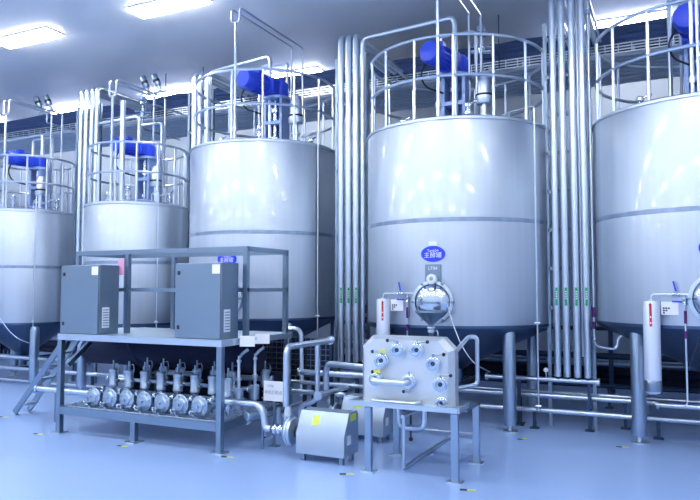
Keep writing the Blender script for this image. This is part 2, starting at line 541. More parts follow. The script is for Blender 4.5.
        tx = qx + .29
        sp.tube([(tx, qy, zp), (tx, qy, .47), (tx - .28, qy + .02, .47)], .009, 8, .05)
        spo = sp.build('sample_pipe', 'rail', t)
        vx = qx + .215
        va = MB().lathe([(0, -.035), (.022, -.035), (.022, -.02), (.016, -.018), (.02, 0), (.016, .018), (.022, .02), (.022, .035), (0, .035)], 14, (vx, qy, zp), (1, 0, 0))
        va.cyl((vx, qy, zp), (vx, qy, zp + .035), .01, n=8)
        va.lathe([(0, -.03), (.024, -.03), (.024, -.015), (.018, 0), (.024, .015), (.024, .03), (0, .03)], 14, (tx, qy, zp - .07))
        vo = va.build('ball_valve', 'chrome', spo)
        MB().bar((vx, qy - .01, zp + .03), (vx - .02, qy - .01, zp + .125), .016, .012, up=(0, 1, 0)).build('blue_lever', 'blue', spo)
        MB().bar((tx - .02, qy - .03, zp - .07), (tx - .11, qy - .03, zp - .068), .012, .016).build('blue_lever', 'blue', spo)
        MB().lathe([(.0095, 1.10), (.0125, 1.101), (.0125, 1.17), (.0095, 1.171)], 12, (tx, qy, 0)).lathe([(.0095, 1.24), (.0125, 1.241), (.0125, 1.36), (.0095, 1.361)], 12, (tx, qy, 0)).build('purple_band', 'purple', spo)
        sx0 = qx + .085
        nt = MB().box(sx0, sx0 + .15, qy + .02, qy + .026, z1 - .13, z1 - .005).build('notice', 'paper', t)
        MB().bar((sx0 + .07, qy + .026, z1 - .06), (sx0 + .07, -math.sqrt(R * R - (sx0 + .07) ** 2) + .02, z1 - .06), .02, .02).build('notice_bracket', 'frame', nt)
        k = MB()
        for r in range(3):
            for c in range(3 - r if r < 2 else 1):
                k.box(sx0 + .015 + c * .022, sx0 + .032 + c * .022, qy + .018, qy + .0199, z1 - .075 - r * .022, z1 - .06 - r * .022)
        k.build('lettering', 'dkink', nt)
    return t


TK = [
    dict(label='small steel tank partly cut off at the far end of the row', X=-10.02, Y=8.0, R=.78, zt=2.87, zw=1.92, zb=.985, small=True, legdx=.74, legdy=.40, agx=.2, hx=at(6, 110, 7.36).x + 10.02, hy=-.64, can=(.42, -.1), sign_ang=math.radians(-84), lev_ang=math.radians(-30), text='Tank01', column=False, plate=False),
    dict(label='small steel tank behind the control cabinets, second in the row', X=-7.53, Y=8.0, R=.78, zt=2.85, zw=1.95, zb=1.03, small=True, legdx=.62, legdy=.47, agx=.12, hx=at(112.4, 110, 7.33).x + 7.53, hy=-.67, can=(.45, -.1), sign_ang=math.radians(-90), lev_ang=math.radians(-26), text='Tank02', column=False, plate=False),
    dict(label='large steel tank behind the pump platform, middle of the row', X=-5.29, Y=8.18, R=1.06, zt=3.53, zw=2.30, zb=1.155, small=False, legdx=.80, legdy=.68, agx=.16, hx=at(235.5, 60, 7.18).x + 5.29, hy=-1.0, can=(.62, -.18), sign_ang=math.radians(-84), lev_ang=math.radians(-17), text='Tank03', column=False, plate=False),
    dict(label='large steel tank with blue oval plate behind the valve panel', X=-2.41, Y=8.18, R=1.135, zt=3.49, zw=2.33, zb=1.135, small=False, legdx=.77, legdy=.68, agx=-.03, hx=at(436, 40, 7.11).x + 2.43, hy=-1.07, can=(.4, -.18), sign_ang=math.radians(-87.5), lev_ang=math.radians(-26), text='Tank04'),
    dict(label='largest steel tank, cut off by the edge of the photo nearest the camera', X=.37, Y=8.2, R=1.15, zt=3.44, zw=2.325, zb=1.19, small=False, legdx=.70, legdy=.68, agx=-.03, hx=-.14, hy=-1.07, can=(.4, -.1), sign_ang=math.radians(-90), lev_ang=math.radians(-15), text='Tank05'),
]
for k in TK:
    root = tank(**k)
    if k['text'] == 'Tank02':
        q = at(122.5, 140, 7.5)
        MB().cyl((q.x - k['X'], -.5, k['zt'] - .02), (q.x - k['X'], -.5, at(122.5, 101, 7.5).z), .042, n=14).build('vent_pipe', 'rail', root)

# ------------------------------------------------------------------ upright pipe groups between the tanks
PTOP = 4.93
def upright(px, Y, r, zb, label, group, ztop=PTOP, lab='green', lz=(1.37, 1.58), back=9.55, extra=None, ang=None):
    p = at(px, 300, Y)
    t = thing('process_pipe', label, 'pipe', (p.x, p.y, 0), 0, group)
    pts = [(0, 0, zb), (0, 0, ztop), (0, back - Y, ztop)]
    b = MB().tube(pts, r, 16, r * 2.2)
    for z in (zb + .01, 1.75, 2.95):
        b.lathe([(r, z - .006), (r + .003, z - .004), (r + .003, z + .004), (r, z + .006)], 16)
    o = b.build('pipe_run', 'pipe', t)
    fa = math.atan2(-p.y, -p.x)
    if lab == 'green':
        flow_label(t, (r + .001) * math.cos(fa), (r + .001) * math.sin(fa), lz[0], lz[1], min(.026, r * 1.1), 'green', fa, 4)
    if lab == 'purple':
        MB().lathe([(r, 1.12), (r + .003, 1.121), (r + .003, 1.2), (r, 1.201)], 14).lathe([(r, 1.26), (r + .003, 1.261), (r + .003, 1.36), (r, 1.361)], 14).build('purple_band', 'purple', t)
    if zb > .3:
        MB().cyl((0, 0, zb - .05), (0, 0, zb), r * .5, n=10).cyl((0, 0, zb - .02), (0, 0, zb), r * .8, n=12).build('lower_nipple', 'dkpipe', t)
    return t

ORD = ['first', 'second', 'third', 'fourth', 'fifth']
g = 'upright pipes beside the largest tank'
for k, px in enumerate((556.6, 566, 576.4, 586.6)):
    upright(px, 7.9, .041, .58, '%s green-arrow pipe of the four beside the largest tank, nearest the valve-panel tank first' % ORD[k], g)
g = 'upright pipes between the middle tank and the valve-panel tank'
for k, px in enumerate((341, 348.5, 356)):
    upright(px, 7.9, .042, .62, '%s green-arrow pipe of the three beside the middle tank, counted from that tank' % ORD[k], g)
g = 'upright pipes between the second small tank and the middle tank'
for k, px in enumerate((191.5, 197.5, 204.5)):
    upright(px, 8.31, .04, .62, '%s upright pipe at the edge of the middle tank, counted from the small tanks' % ORD[k], g, lab=None)
g = 'upright pipes between the two small tanks'
for k, px in enumerate((77, 82.3, 88, 93)):
    upright(px, 8.15, .037, .62, '%s upright pipe between the two small tanks, counted from the far tank' % ORD[k], g, lab=None)

def single(name, pts, r, m, label, cat='pipe', fil=.06, group=None, n=10, rings=()):
    b = MB().tube(pts, r, n, fil)
    for p, q, rr in rings:
        b.cyl(p, q, rr, n=14)
    xs = [Vector(p) for p in pts]
    o = b.build(name, m, None, origin=(xs[0].x, xs[0].y, min(p.z for p in xs)))
    return tag(o, label, cat, group)

# thin companions with purple bands
def thin_purple(px, Y, r, pts_extra, ztop, label):
    p = at(px, 300, Y)
    t = thing('service_pipe', label, 'pipe', (p.x, p.y, 0))
    MB().tube([(0, 1.6, ztop), (0, 0, ztop)] + pts_extra, r, 10, .08).build('pipe_run', 'pipe', t)
    MB().lathe([(r, 1.12), (r + .003, 1.121), (r + .003, 1.2), (r, 1.201)], 12).lathe([(r, 1.25), (r + .003, 1.251), (r + .003, 1.36), (r, 1.361)], 12).build('purple_band', 'purple', t)
    MB().lathe([(r, 4.70), (r + .012, 4.705), (r + .012, 4.76), (r, 4.765)], 12).build('coupling', 'chrome', t)
    MB().lathe([(r, 1.0), (r + .012, 1.003), (r + .012, 1.03), (r, 1.033)], 12).build('coupling', 'chrome', t)
    return t
thin_purple(593.5, 7.95, .016, [(0, 0, .93), (.24, 0, .90), (.24, 0, 1.05), (.40, 0, 1.07)], PTOP, 'thin service pipe with purple band beside the largest tank, bent under its cone')
thin_purple(364.5, 7.95, .022, [(0, 0, .62)], 4.80, 'thin service pipe with purple band beside the valve-panel tank')
p = at(360, 300, 7.98)
single('vent_pipe', [(p.x, 9.5, 4.7), (p.x, 7.98, 4.7), (p.x, 7.98, .62)], .011, 'rail', 'thinnest upright tube among the pipes behind the pump hood')
p = at(582, 300, 8.0)
single('vent_pipe', [(p.x, 9.5, 5.0), (p.x, 7.99, 5.0), (p.x, 7.99, .8)], .017, 'rail', 'slim upright tube beside the fourth green-arrow pipe near the largest tank')

# product pipes from the uprights over the lids
def product(x0, y0, x1, y1, z, zl, label, zb=None):
    return single('product_pipe', [(x0, y0, zb if zb else z - 2.5), (x0, y0, z), (x1, y1, z), (x1, y1, zl)], .03, 'pipe', label, fil=.09, n=12)
product(-3.60, 7.9, at(455, 60, 7.74).x, 7.74, 4.86, 3.53, 'pipe bridging from the upright pipes onto the lid of the valve-panel tank', .62)
product(-6.44, 8.36, -5.2, 8.16, 4.95, 3.56, 'pipe bridging from the upright pipes onto the lid of the middle tank', .62)
product(-8.66, 8.2, -7.62, 8.1, 4.32, 2.96, 'pipe bridging onto the lid of the small tank behind the cabinets', .62)
product(-11.2, 8.2, -9.82, 8.1, 4.24, 2.96, 'pipe bridging onto the lid of the far cut-off tank', .62)

# racks that hold the uprights
def pipe_rack(px0, px1, Y, label, zt_=4.7):
    a, b = at(px0, 300, Y), at(px1, 300, Y)
    t = thing('pipe_rack', label, 'rack', ((a.x + b.x) / 2, Y, 0), 0, 'racks behind the upright pipes')
    w = (b.x - a.x) / 2
    for s in (-1, 1):
        u = MB().box(s * w - .02, s * w + .02, -.02, .02, 0, zt_).build('upright', 'frame', t)
    for k in range(9):
        z = .9 + k * .45
        MB().box(-w, w, -.02, .02, z - .02, z + .02).build('rung', 'frame', t)
    return t
pipe_rack(549, 593, 8.02, 'steel ladder rack behind the green-arrow pipes near the largest tank')
pipe_rack(337, 368, 8.04, 'steel ladder rack behind the green-arrow pipes near the pump hood')
pipe_rack(187, 211, 8.45, 'steel ladder rack behind the pipes at the edge of the middle tank')
pipe_rack(74, 97, 8.28, 'steel ladder rack behind the pipes between the small tanks')

# ------------------------------------------------------------------ cable tray along the back
t = thing('cable_tray', 'long hanging cable tray crossing behind all the tanks under the ceiling', 'cable tray', (0, 9.7, 4.79))
X0, X1 = -17.3, 4.2
def ladder(y, z0, z1):
    b = MB()
    for k in range(4):
        z = z0 + (z1 - z0) * k / 3
        b.box(X0, X1, y - .008, y + .008, z - .007, z + .007)
    n = int((X1 - X0) / .17)
    for k in range(n + 1):
        x = X0 + (X1 - X0) * k / n
        b.box(x - .006, x + .006, y - .006, y + .006, z0, z1)
    return b
ladder(0, 0, .12).build('side_ladder', 'rail', t)
ladder(1.45, 0, .12).build('side_ladder', 'rail', t)
MB().box(X0, X1, .02, 1.43, .06, .08).build('tray_bottom', 'dkpipe', t)
b = MB()
for k in range(44):
    x = X0 + .25 + k * .49
    b.box(x - .02, x + .02, 0, 1.45, .02, .06)
b.build('cross_bars', 'tray', t)
for x in (-16, -13.6, at(166, 70, 9.67).x, -7.6, -4.6, at(499, 60, 9.67).x, 1.2):
    for y in (-.03, 1.48):
        MB().cyl((x, y, 0), (x, y, CH - 4.79), .008, n=8).build('hanger_rod', 'dkpipe', t)
c0 = MB().cyl((X0, .08, -.01), (X1, .08, -.01), .03, n=10).build('conduit', 'tray', t)
for k in range(1, 10):
    c = c0.copy(); COL.objects.link(c); c.location = (0, .145 * k, 0)
# cables heaped in the tray
b = MB()
for k in range(26):
    y = 9.76 + random.random() * 1.3
    z = 4.95 + random.random() * .22 * (1 - .3 * random.random())
    pts = []
    for i in range(44):
        x = X0 + .1 + (X1 - X0 - .2) * i / 43
        pts.append((x, y + random.uniform(-.03, .03), z + random.uniform(-.02, .02)))
    b.tube(pts, random.uniform(.03, .05), 6)
for y in (9.76, 9.80, 9.77):
    for z in (4.96, 5.02, 5.09, 5.15):
        b.tube([(X0 + .1 + (X1 - X0 - .2) * i / 43, y + random.uniform(-.03, .03), z + random.uniform(-.02, .02)) for i in range(44)], .045, 6)
tag(b.build('cable_heap', 'cable', None, origin=(0, 10.4, 4.87)), 'thick heap of dark navy cables lying along the hanging tray', 'cables', kind='stuff')

# twin valves at the ends of the cleaning lines
def twin_valve(x, y, z, label):
    t = thing('twin_valve', label, 'valve', (x, y, z), 0, 'twin air valves above the small tanks')
    MB().tube([(-.2, 0, 0), (.25, 0, 0)], .02, 8).tube([(0, 0, 0), (0, 0, -.2), (.0, .9, -.2)], .016, 8, .04).build('manifold', 'pipe', t)
    for s in (-.13, .12):
        a = Vector((s, 0, .02)); d = Vector((-.35, -.25, 1)).normalized()
        v = MB().cyl(a, a + d * .12, .03, n=10).lathe([(0, .1), (.05, .1), (.055, .12), (.055, .27), (.04, .30), (0, .31)], 14, a, d).build('actuator', 'frame', t)
        MB().lathe([(.056, .16), (.059, .165), (.059, .2), (.056, .205)], 14, a, d).build('dark_band', 'black', v)
p = at(47, 112, 8.6); twin_valve(p.x, p.y, p.z, 'pair of slanted air valves above the far cut-off tank')
p = at(155, 93, 8.6); twin_valve(p.x, p.y, p.z, 'pair of slanted air valves above the small tank behind the cabinets')
# small teal headed valve near T2 and by T4
def lid_valve(px, py, Y, label):
    p = at(px, py, Y)
    t = thing('control_valve', label, 'valve', tuple(p))
    MB().lathe([(0, -.3), (.04, -.3), (.05, -.22), (.03, -.2), (.03, -.08), (.07, -.06), (.07, -.02), (.03, 0), (0, 0)], 14).cyl((-.14, 0, -.26), (.14, 0, -.3), .03, n=10).cyl((-.1, -.1, -.2), (.1, .1, -.2), .025, n=10).tube([(0, 0, -.3), (0, 0, -.5), (.0, 1.0, -.5)], .02, 8, .05).build('valve_body', 'chrome', t)
    MB().lathe([(0, 0), (.055, 0), (.06, .015), (.06, .06), (.05, .08), (0, .08)], 16).build('valve_head', 'paleblue', t)
    return t
lid_valve(143, 101, 9.0, 'small valve with blue head over the lid of the small tank behind the cabinets')
lid_valve(481, 32, 9.0, 'small valve with blue head over the lid of the valve-panel tank')

# ------------------------------------------------------------------ low pipe runs behind the legs
def xrun(px0, px1, py, Y, r, m, label, zfix=None, name='floor_pipe', legs=(), group='low pipe runs behind the tank legs'):
    a, b = at(px0, 300, Y), at(px1, 300, Y)
    z = zfix if zfix is not None else at((px0 + px1) / 2, py, Y).z
    t = thing(name, label, 'pipe', ((a.x + b.x) / 2, Y, 0), 0, group)
    h = (b.x - a.x) / 2
    MB().tube([(-h, 0, z), (h, 0, z)], r, 14).build('pipe_run', m, t)
    for s in (-h, h):
        MB().cyl((s - .012, 0, z), (s + .012, 0, z), r + .018, n=16).build('end_flange', m, t)
    for f in legs:
        x = -h + 2 * h * f
        MB().box(x - .018, x + .018, -.018, .018, 0, z - r).box(x - .05, x + .05, -.05, .05, 0, .01).build('support', 'dkpipe', t)
    return t
xrun(486, 597, 379, 7.9, .026, 'pipe', 'short header pipe under the green-arrow pipes near the largest tank', None, legs=(.3, .92))
xrun(452, 760, 396, 8.2, .024, 'pipe', 'upper twin floor pipe running between the legs of the largest tanks', None, legs=(.22, .6))
xrun(452, 760, 399.5, 8.0, .03, 'pipe', 'lower twin floor pipe running between the legs of the largest tanks', None, legs=(.25, .65))
xrun(452, 760, 415, 7.8, .028, 'pipe', 'lowest bright floor pipe under the largest tanks', None, legs=(.3, .7))
xrun(655, 760, 408, 7.35, .026, 'pipe', 'bright floor pipe in front of the white column at the largest tank', None, legs=(.5,))
xrun(452, 760, 386, 9.5, .03, 'dkpipe', 'shade-darkened floor pipe behind the rear legs of the largest tanks', None, legs=(.2, .55))
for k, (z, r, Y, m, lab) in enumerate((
        (1.00, .03, 10.2, 'dkpipe', 'shade-darkened rear pipe, highest of the set under the tank cones'),
        (.61, .045, 10.2, 'dkpipe', 'shade-darkened rear pipe, second highest of the set under the tank cones'),
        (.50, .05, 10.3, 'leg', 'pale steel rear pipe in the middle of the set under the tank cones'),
        (.37, .075, 10.4, 'navy', 'dark rear pipe added for darkness under the tank cones, upper of two'),  # two dark pipes added to make the dark band behind the tanks
        (.24, .06, 10.4, 'navy', 'dark rear pipe added for darkness under the tank cones, lower of two'))):
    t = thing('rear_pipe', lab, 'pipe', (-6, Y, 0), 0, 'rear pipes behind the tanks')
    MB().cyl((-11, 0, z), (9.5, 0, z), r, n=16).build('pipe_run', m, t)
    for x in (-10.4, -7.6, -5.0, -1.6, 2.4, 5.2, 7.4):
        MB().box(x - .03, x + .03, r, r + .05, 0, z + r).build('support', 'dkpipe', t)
# left low runs
xrun(-30, 90, 358, 7.8, .04, 'pipe', 'thick floor pipe under the far small tank, topmost of three', None, legs=(.15, .8))
xrun(-30, 130, 371, 7.75, .033, 'pipe', 'floor pipe under the far small tank, middle of three', None, legs=(.15, .8))
xrun(-30, 130, 383, 7.7, .022, 'pipe', 'floor pipe under the far small tank, lowest of three', None, legs=(.2, .85))
# runs between skid and panel
xrun(300, 372, 374, 6.74, .034, 'pipe', 'thick pipe behind the pump hood, upper run', None, legs=(.2, .8))
xrun(284, 372, 384, 6.72, .024, 'pipe', 'pipe behind the pump hood, middle run', None, legs=(.25, .7))
xrun(292, 372, 394, 6.68, .028, 'pipe', 'pipe behind the pump hood, lower run', None, legs=(.3, .75))
p = at(19, 340, 8.3)
single('bent_pipe', [(p.x, 8.3, .55), (p.x, 8.3, .98), (p.x + .35, 8.3, .98)], .045, 'pipe', 'bent pipe rising beside the leg of the far small tank', fil=.12)

# ------------------------------------------------------------------ pump platform
SX0, SX1, SY0, SY1 = -6.10, -3.90, 5.29, 6.60
sk = thing('pump_platform', 'steel two-level platform carrying the cabinets above and the row of pumps below', 'platform', ((SX0 + SX1) / 2, (SY0 + SY1) / 2, 0))
ox, oy = sk.location.x, sk.location.y
def L(b):
    b.m = Matrix.Translation((-ox, -oy, 0))
    return b
DZ = 1.075
for x in (SX0 + .03, SX1 - .03):
    for y in (SY0 + .03, SY1 - .03):
        lg = L(MB()).box(x - .03, x + .03, y - .03, y + .03, .012, DZ - .065).build('leg', 'frame', sk, bevel=.004)
        L(MB()).box(x - .07, x + .07, y - .06, y + .06, 0, .012).build('foot_plate', 'panel', lg)
x = -5.0
lg = L(MB()).box(x - .03, x + .03, SY0, SY0 + .06, .012, .205).build('leg', 'frame', sk, bevel=.004)
L(MB()).box(x - .07, x + .07, SY0 - .04, SY0 + .1, 0, .012).build('foot_plate', 'panel', lg)
b = L(MB())
b.box(SX0, SX1, SY0, SY0 + .05, DZ - .065, DZ - .01).box(SX0, SX1, SY1 - .05, SY1, DZ - .065, DZ - .01)
b.box(SX0, SX0 + .05, SY0 + .05, SY1 - .05, DZ - .065, DZ - .01).box(SX1 - .05, SX1, SY0 + .05, SY1 - .05, DZ - .065, DZ - .01)
b.build('deck_frame', 'panel', sk)
L(MB()).box(SX0, SX1, SY0, SY1, DZ - .01, DZ).build('deck', 'panel', sk)
b = L(MB())
b.box(SX0 + .06, SX1 - .06, SY0, SY0 + .05, .205, .285).box(SX0 + .06, SX1 - .06, SY1 - .05, SY1, .205, .285)
b.box(SX0, SX0 + .05, SY0 + .06, SY1 - .06, .205, .285).box(SX1 - .05, SX1, SY0 + .06, SY1 - .06, .205, .285)
b.build('shelf_frame', 'frame', sk)
b = L(MB())
for k in range(44):
    xx = SX0 + .07 + k * (SX1 - SX0 - .14) / 43
    b.box(xx - .004, xx + .004, SY0 + .05, SY1 - .05, .276, .288)
for k in range(14):
    yy = SY0 + .06 + k * (SY1 - SY0 - .12) / 13
    b.box(SX0 + .06, SX1 - .06, yy - .004, yy + .004, .281, .295)
b.build('shelf_grating', 'rail', sk)
# upper guard frame
GX0, GX1, GY0, GY1, GZ = -6.27, -3.87, 5.69, 6.46, 2.0
b = L(MB())
w = .05
b.box(GX0, GX1, GY0 - w / 2, GY0 + w / 2, GZ - w, GZ).box(GX0, GX1, GY1 - w / 2, GY1 + w / 2, GZ - w, GZ)
b.box(GX0, GX0 + w, GY0, GY1, GZ - w, GZ).box(GX1 - w, GX1, GY0, GY1, GZ - w, GZ)
b.build('top_rail', 'frame', sk)
b = L(MB())
b.box(GX0, GX1, GY0 - .018, GY0 + .018, 1.535, 1.575).box(GX0, GX1, GY1 - .018, GY1 + .018, 1.535, 1.575)
b.box(GX1 - .04, GX1, GY0, GY1, 1.535, 1.575).box(GX0, GX0 + .04, GY0, GY1, 1.535, 1.575)
b.build('mid_rail', 'frame', sk)
for xx in (GX0 + .025, -5.48, GX1 - .025):
    for yy in (GY0, GY1):
        L(MB()).box(xx - w / 2, xx + w / 2, yy - w / 2, yy + w / 2, DZ, GZ - w).build('post', 'frame', sk)
L(MB()).bar((SX0 + .05, SY0 + .1, .72), (SX0 + .05, SY0 + .45, DZ - .09), .04, .05).build('brace', 'frame', sk)
L(MB()).box(GX0 - .02, SX0, GY0 - .06, GY1 + .06, DZ - .03, DZ).build('deck_bracket', 'panel', sk)
L(MB()).box(SX1, GX1 + .01, GY0 - .03, GY1 + .03, DZ - .03, DZ).build('deck_bracket', 'panel', sk)
# mesh at the back and the open end
b = L(MB())
for k in range(23):
    xx = SX0 + .1 + k * .0905
    b.box(xx - .003, xx + .003, SY1 + .005, SY1 + .011, .33, DZ - .1)
for k in range(11):
    zz = .36 + k * .06
    b.box(SX0 + .08, SX1 - .06, SY1 + .004, SY1 + .010, zz - .003, zz + .003)
b.build('wire_mesh', 'frame', sk)

# control cabinets
def cabinet(x0, label):
    w, d, h = .56, .30, .75
    t = thing('control_cabinet', label, 'cabinet', (x0, SY0 + .03, DZ), 0, 'control cabinets on the platform')
    MB().box(0, w, .02, d, 0, h).build('body', 'cab', t, bevel=.004)
    dr = MB().box(.004, w - .004, 0, .019, .006, h - .006).build('door', 'cab', t, bevel=.003)
    for z in (.09, h - .12):
        MB().box(.035, .065, -.008, .0, z, z + .04).build('lock', 'black', dr, bevel=.003)
    MB().box(w - .1, w - .008, -.003, -.0005, h - .11, h - .02).build('white_card', 'paper', dr)
    v = MB().box(w, w + .004, .06, .16, .07, .29)
    v.build('vent_label', 'white', t)
    v2 = MB()
    for k in range(7):
        v2.box(w + .004, w + .007, .07, .15, .09 + k * .028, .10 + k * .028)
    v2.build('vent_slots', 'frame', t)
    return t
c1 = cabinet(-6.10, 'steel control cabinet standing over the ladder end of the platform')
dup(c1, (-4.50, SY0 + .03, DZ), 'steel control cabinet at the pump-hood end of the platform, below the blue oval')
p = at(121, 267, 5.62)
tag(MB().box(-.045, .045, -.002, .002, -.09, .09).build('pink_card', 'pink'), 'pink card hanging beside the cabinet over the ladder end', 'card')
bpy.data.objects['pink_card'].location = (-5.55, 5.652, p.z)

# lobe pumps
def lobe_pump(label):
    t = thing('lobe_pump', label, 'pump', (0, 0, 0), 0, 'row of pumps on the platform shelf')
    zc = .11
    cv = MB().lathe([(0, 0), (.03, .002), (.055, .008), (.062, .02), (.07, .026), (.093, .028), (.1, .034), (.1, .056), (.08, .06), (0, .06)], 28, (0, .0, zc), (0, 1, 0))
    cv.lathe([(0, -.018), (.014, -.016), (.016, .005), (0, .005)], 12, (0, 0, zc), (0, 1, 0))
    for k in range(8):
        a = 2 * PI * k / 8 + .2
        cv.cyl((.08 * math.cos(a), .016, zc + .08 * math.sin(a)), (.08 * math.cos(a), .04, zc + .08 * math.sin(a)), .008, n=6)
    cv.build('cover', 'castst', t)
    MB().lathe([(0, .055), (.075, .055), (.082, .07), (.082, .12), (.06, .14), (.06, .30), (0, .30)], 24, (0, 0, zc), (0, 1, 0)).build('casing', 'castst', t)
    MB().cyl((.07, .09, zc + .045), (.125, .09, zc + .06), .03, n=14).cyl((.118, .09, zc + .058), (.128, .09, zc + .061), .042, n=14).build('port', 'chrome', t)
    MB().cyl((-.07, .09, zc - .03), (-.115, .09, zc - .04), .03, n=14).build('port', 'chrome', t)
    MB().box(-.05, .05, .05, .13, 0, .05).box(-.06, .06, .03, .15, -.002, .012).box(-.055, -.045, .0, .05, .0, .05).build('foot', 'castst', t)
    MB().tube([(-.055, .03, .0), (-.06, -.03, .03), (-.075, -.03, .07), (-.05, .0, .05)], .009, 6, .02).cyl((-.03, .0, .012), (.03, -.05, .012), .01, n=8).build('drain_cock', 'chrome', t)
    return t
PX = [-5.68 + .2385 * k for k in range(7)]
pp = None
for k, xx in enumerate(PX):
    lab = 'round-faced steel pump on the platform shelf, %s from the ladder end' % (['nearest', 'second', 'third', 'fourth', 'fifth', 'sixth', 'seventh'][k])
    if k == 0: lab = 'round-faced steel pump on the platform shelf, closest to the ladder'
    if k == 6: lab = 'round-faced steel pump on the platform shelf, seventh from the ladder, by the corner leg'
    if pp is None:
        pp = lobe_pump(lab); pp.location = (xx, 5.38, .294)
    else:
        dup(pp, (xx, 5.38, .294), lab)

# actuators behind
def actuator(label, group='row of valve actuators behind the pumps'):
    t = thing('valve_actuator', label, 'valve', (0, 0, 0), 0, group)
    MB().lathe([(0, .18), (.042, .18), (.052, .19), (.052, .215), (.049, .22), (.049, .335), (.053, .34), (.053, .365), (.045, .375), (0, .38)], 22).build('canister', 'castst', t)
    MB().cyl((0, 0, 0), (0, 0, .18), .022, n=12).cyl((0, 0, .06), (0, 0, .085), .04, n=14).cyl((0, 0, .13), (0, 0, .15), .036, n=14).build('stem', 'chrome', t)
    MB().cyl((0, 0, .38), (0, 0, .47), .011, n=8).tube([(0, 0, .42), (.06, 0, .44), (.075, 0, .38), (.06, 0, .33)], .006, 6, .02).build('top_fitting', 'frame', t)
    MB().cyl((.045, 0, .25), (.085, -.01, .25), .018, n=10).build('side_port', 'frame', t)
    return t
aa = None
for k in range(7):
    xx = -5.655 + .2275 * k
    lab = 'steel canister actuator behind the pumps, %s from the ladder end' % ['first', 'second', 'third', 'fourth', 'fifth', 'sixth', 'seventh'][k]
    if aa is None:
        aa = actuator(lab); aa.location = (xx, 5.68, .298)
    else:
        dup(aa, (xx, 5.68, .298), lab)
for k in range(6):
    xx = -5.53 + .24 * k
    q = dup(aa, (xx, 6.08, .298), 'steel canister actuator in the rear row under the deck, %s from the ladder end' % ['first', 'second', 'third', 'fourth', 'fifth', 'sixth'][k])
    q['group'] = 'rear row of valve actuators under the deck'
for k, (px, Y, lab) in enumerate(((228, 5.62, 'bright steel canister just behind the corner leg of the platform'), (265, 6.35, 'bright steel canister beside the white paper sign'))):
    p = at(px, 388, Y)
    q = dup(aa, (p.x, Y, .24 if k else .298), lab)
    q.location.z = .298
    q['group'] = 'canisters at the open end of the platform'

# pipe manifolds on the shelf
def manifold(x0, x1, y, z, r, label, m='pipe'):
    t = thing('manifold_pipe', label, 'pipe', ((x0 + x1) / 2, y, 0), 0, 'manifold pipes on the platform shelf')
    h = (x1 - x0) / 2
    MB().tube([(-h, 0, z), (h, 0, z)], r, 14).build('pipe_run', m, t)
    for s in (-h, h):
        MB().cyl((s - .01, 0, z), (s + .01, 0, z), r + .016, n=16).build('clamp', 'chrome', t)
    for f in (-.7, 0, .7):
        MB().box(h * f - .012, h * f + .012, -.012, .012, .296, z - r).build('support', 'frame', t)
    return t
manifold(-5.98, -4.02, 5.86, .40, .026, 'long manifold pipe lying behind the front canisters', 'pipe')
manifold(-5.98, -4.02, 5.94, .52, .022, 'long manifold pipe above and behind the front canisters', 'pipe')
manifold(-5.98, -4.02, 6.40, .56, .03, 'long manifold pipe at the back of the shelf under the deck', 'pipe')
t = thing('dark_filler', 'added dark trunking running along the back of the platform shelf', 'filler', (-5.0, 6.5, .296))  # dark box added to darken the gaps behind the pumps
MB().box(-1.03, 1.03, -.03, .04, 0, .33).build('filler_body', 'navy', t)
MB().box(-1.035, 1.035, -.035, .045, .33, .34).build('lid', 'dkpipe', t)
t = thing('inlet_pipe', 'bright inlet pipe sticking out of the platform past the ladder', 'pipe', (-6.5, 5.72, 0))
MB().tube([(-.42, 0, .37), (.72, 0, .37)], .03, 14).cyl((-.43, 0, .37), (-.40, 0, .37), .042, n=16).build('pipe_run', 'pipe', t)
MB().tube([(-.1, .0, .375), (-.1, .0, 0.0)], .014, 8).build('support', 'frame', t)
# hoses and cables under the deck
hz = []
for k, (x0, y0, z0, x1, y1, z1, sag, r) in enumerate((
        (-5.85, 6.1, .98, -5.3, 6.2, .9, .30, .05), (-5.7, 6.2, .95, -4.9, 6.3, .95, .2, .06), (-5.2, 6.25, .97, -4.4, 6.3, .96, .16, .06),
        (-4.9, 6.15, .95, -4.2, 6.25, .95, .12, .05))):
    pts = []
    for i in range(13):
        f = i / 12
        pts.append((x0 + (x1 - x0) * f, y0 + (y1 - y0) * f, z0 + (z1 - z0) * f - sag * 4 * f * (1 - f)))
    o = MB().tube(pts, r, 10).build('hose', 'navy', None, origin=(x0, y0, z0 - sag))
    tag(o, ['thick black hose hanging under the deck nearest the ladder', 'thick black hose sagging under the cabinet over the ladder end', 'thick black hose sagging under the middle of the deck', 'black hose sagging under the cabinet at the pump-hood end'][k], 'hose', 'black hoses under the deck')
# dark drum added to stand in for the shade under the deck
t = thing('dark_infill', 'added long navy drum lying under the deck behind the pumps', 'infill', (-5.35, 6.24, 0))
MB().lathe([(0, -1.36), (.06, -1.35), (.13, -1.30), (.165, -1.22), (.17, -1.1), (.17, 1.2), (.14, 1.26), (0, 1.28)], 28, (0, 0, .81), (1, 0, 0)).build('infill_body', 'navy', t)
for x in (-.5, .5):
    MB().box(x - .03, x + .03, -.12, .12, .296, .67).build('saddle', 'dkpipe', t)

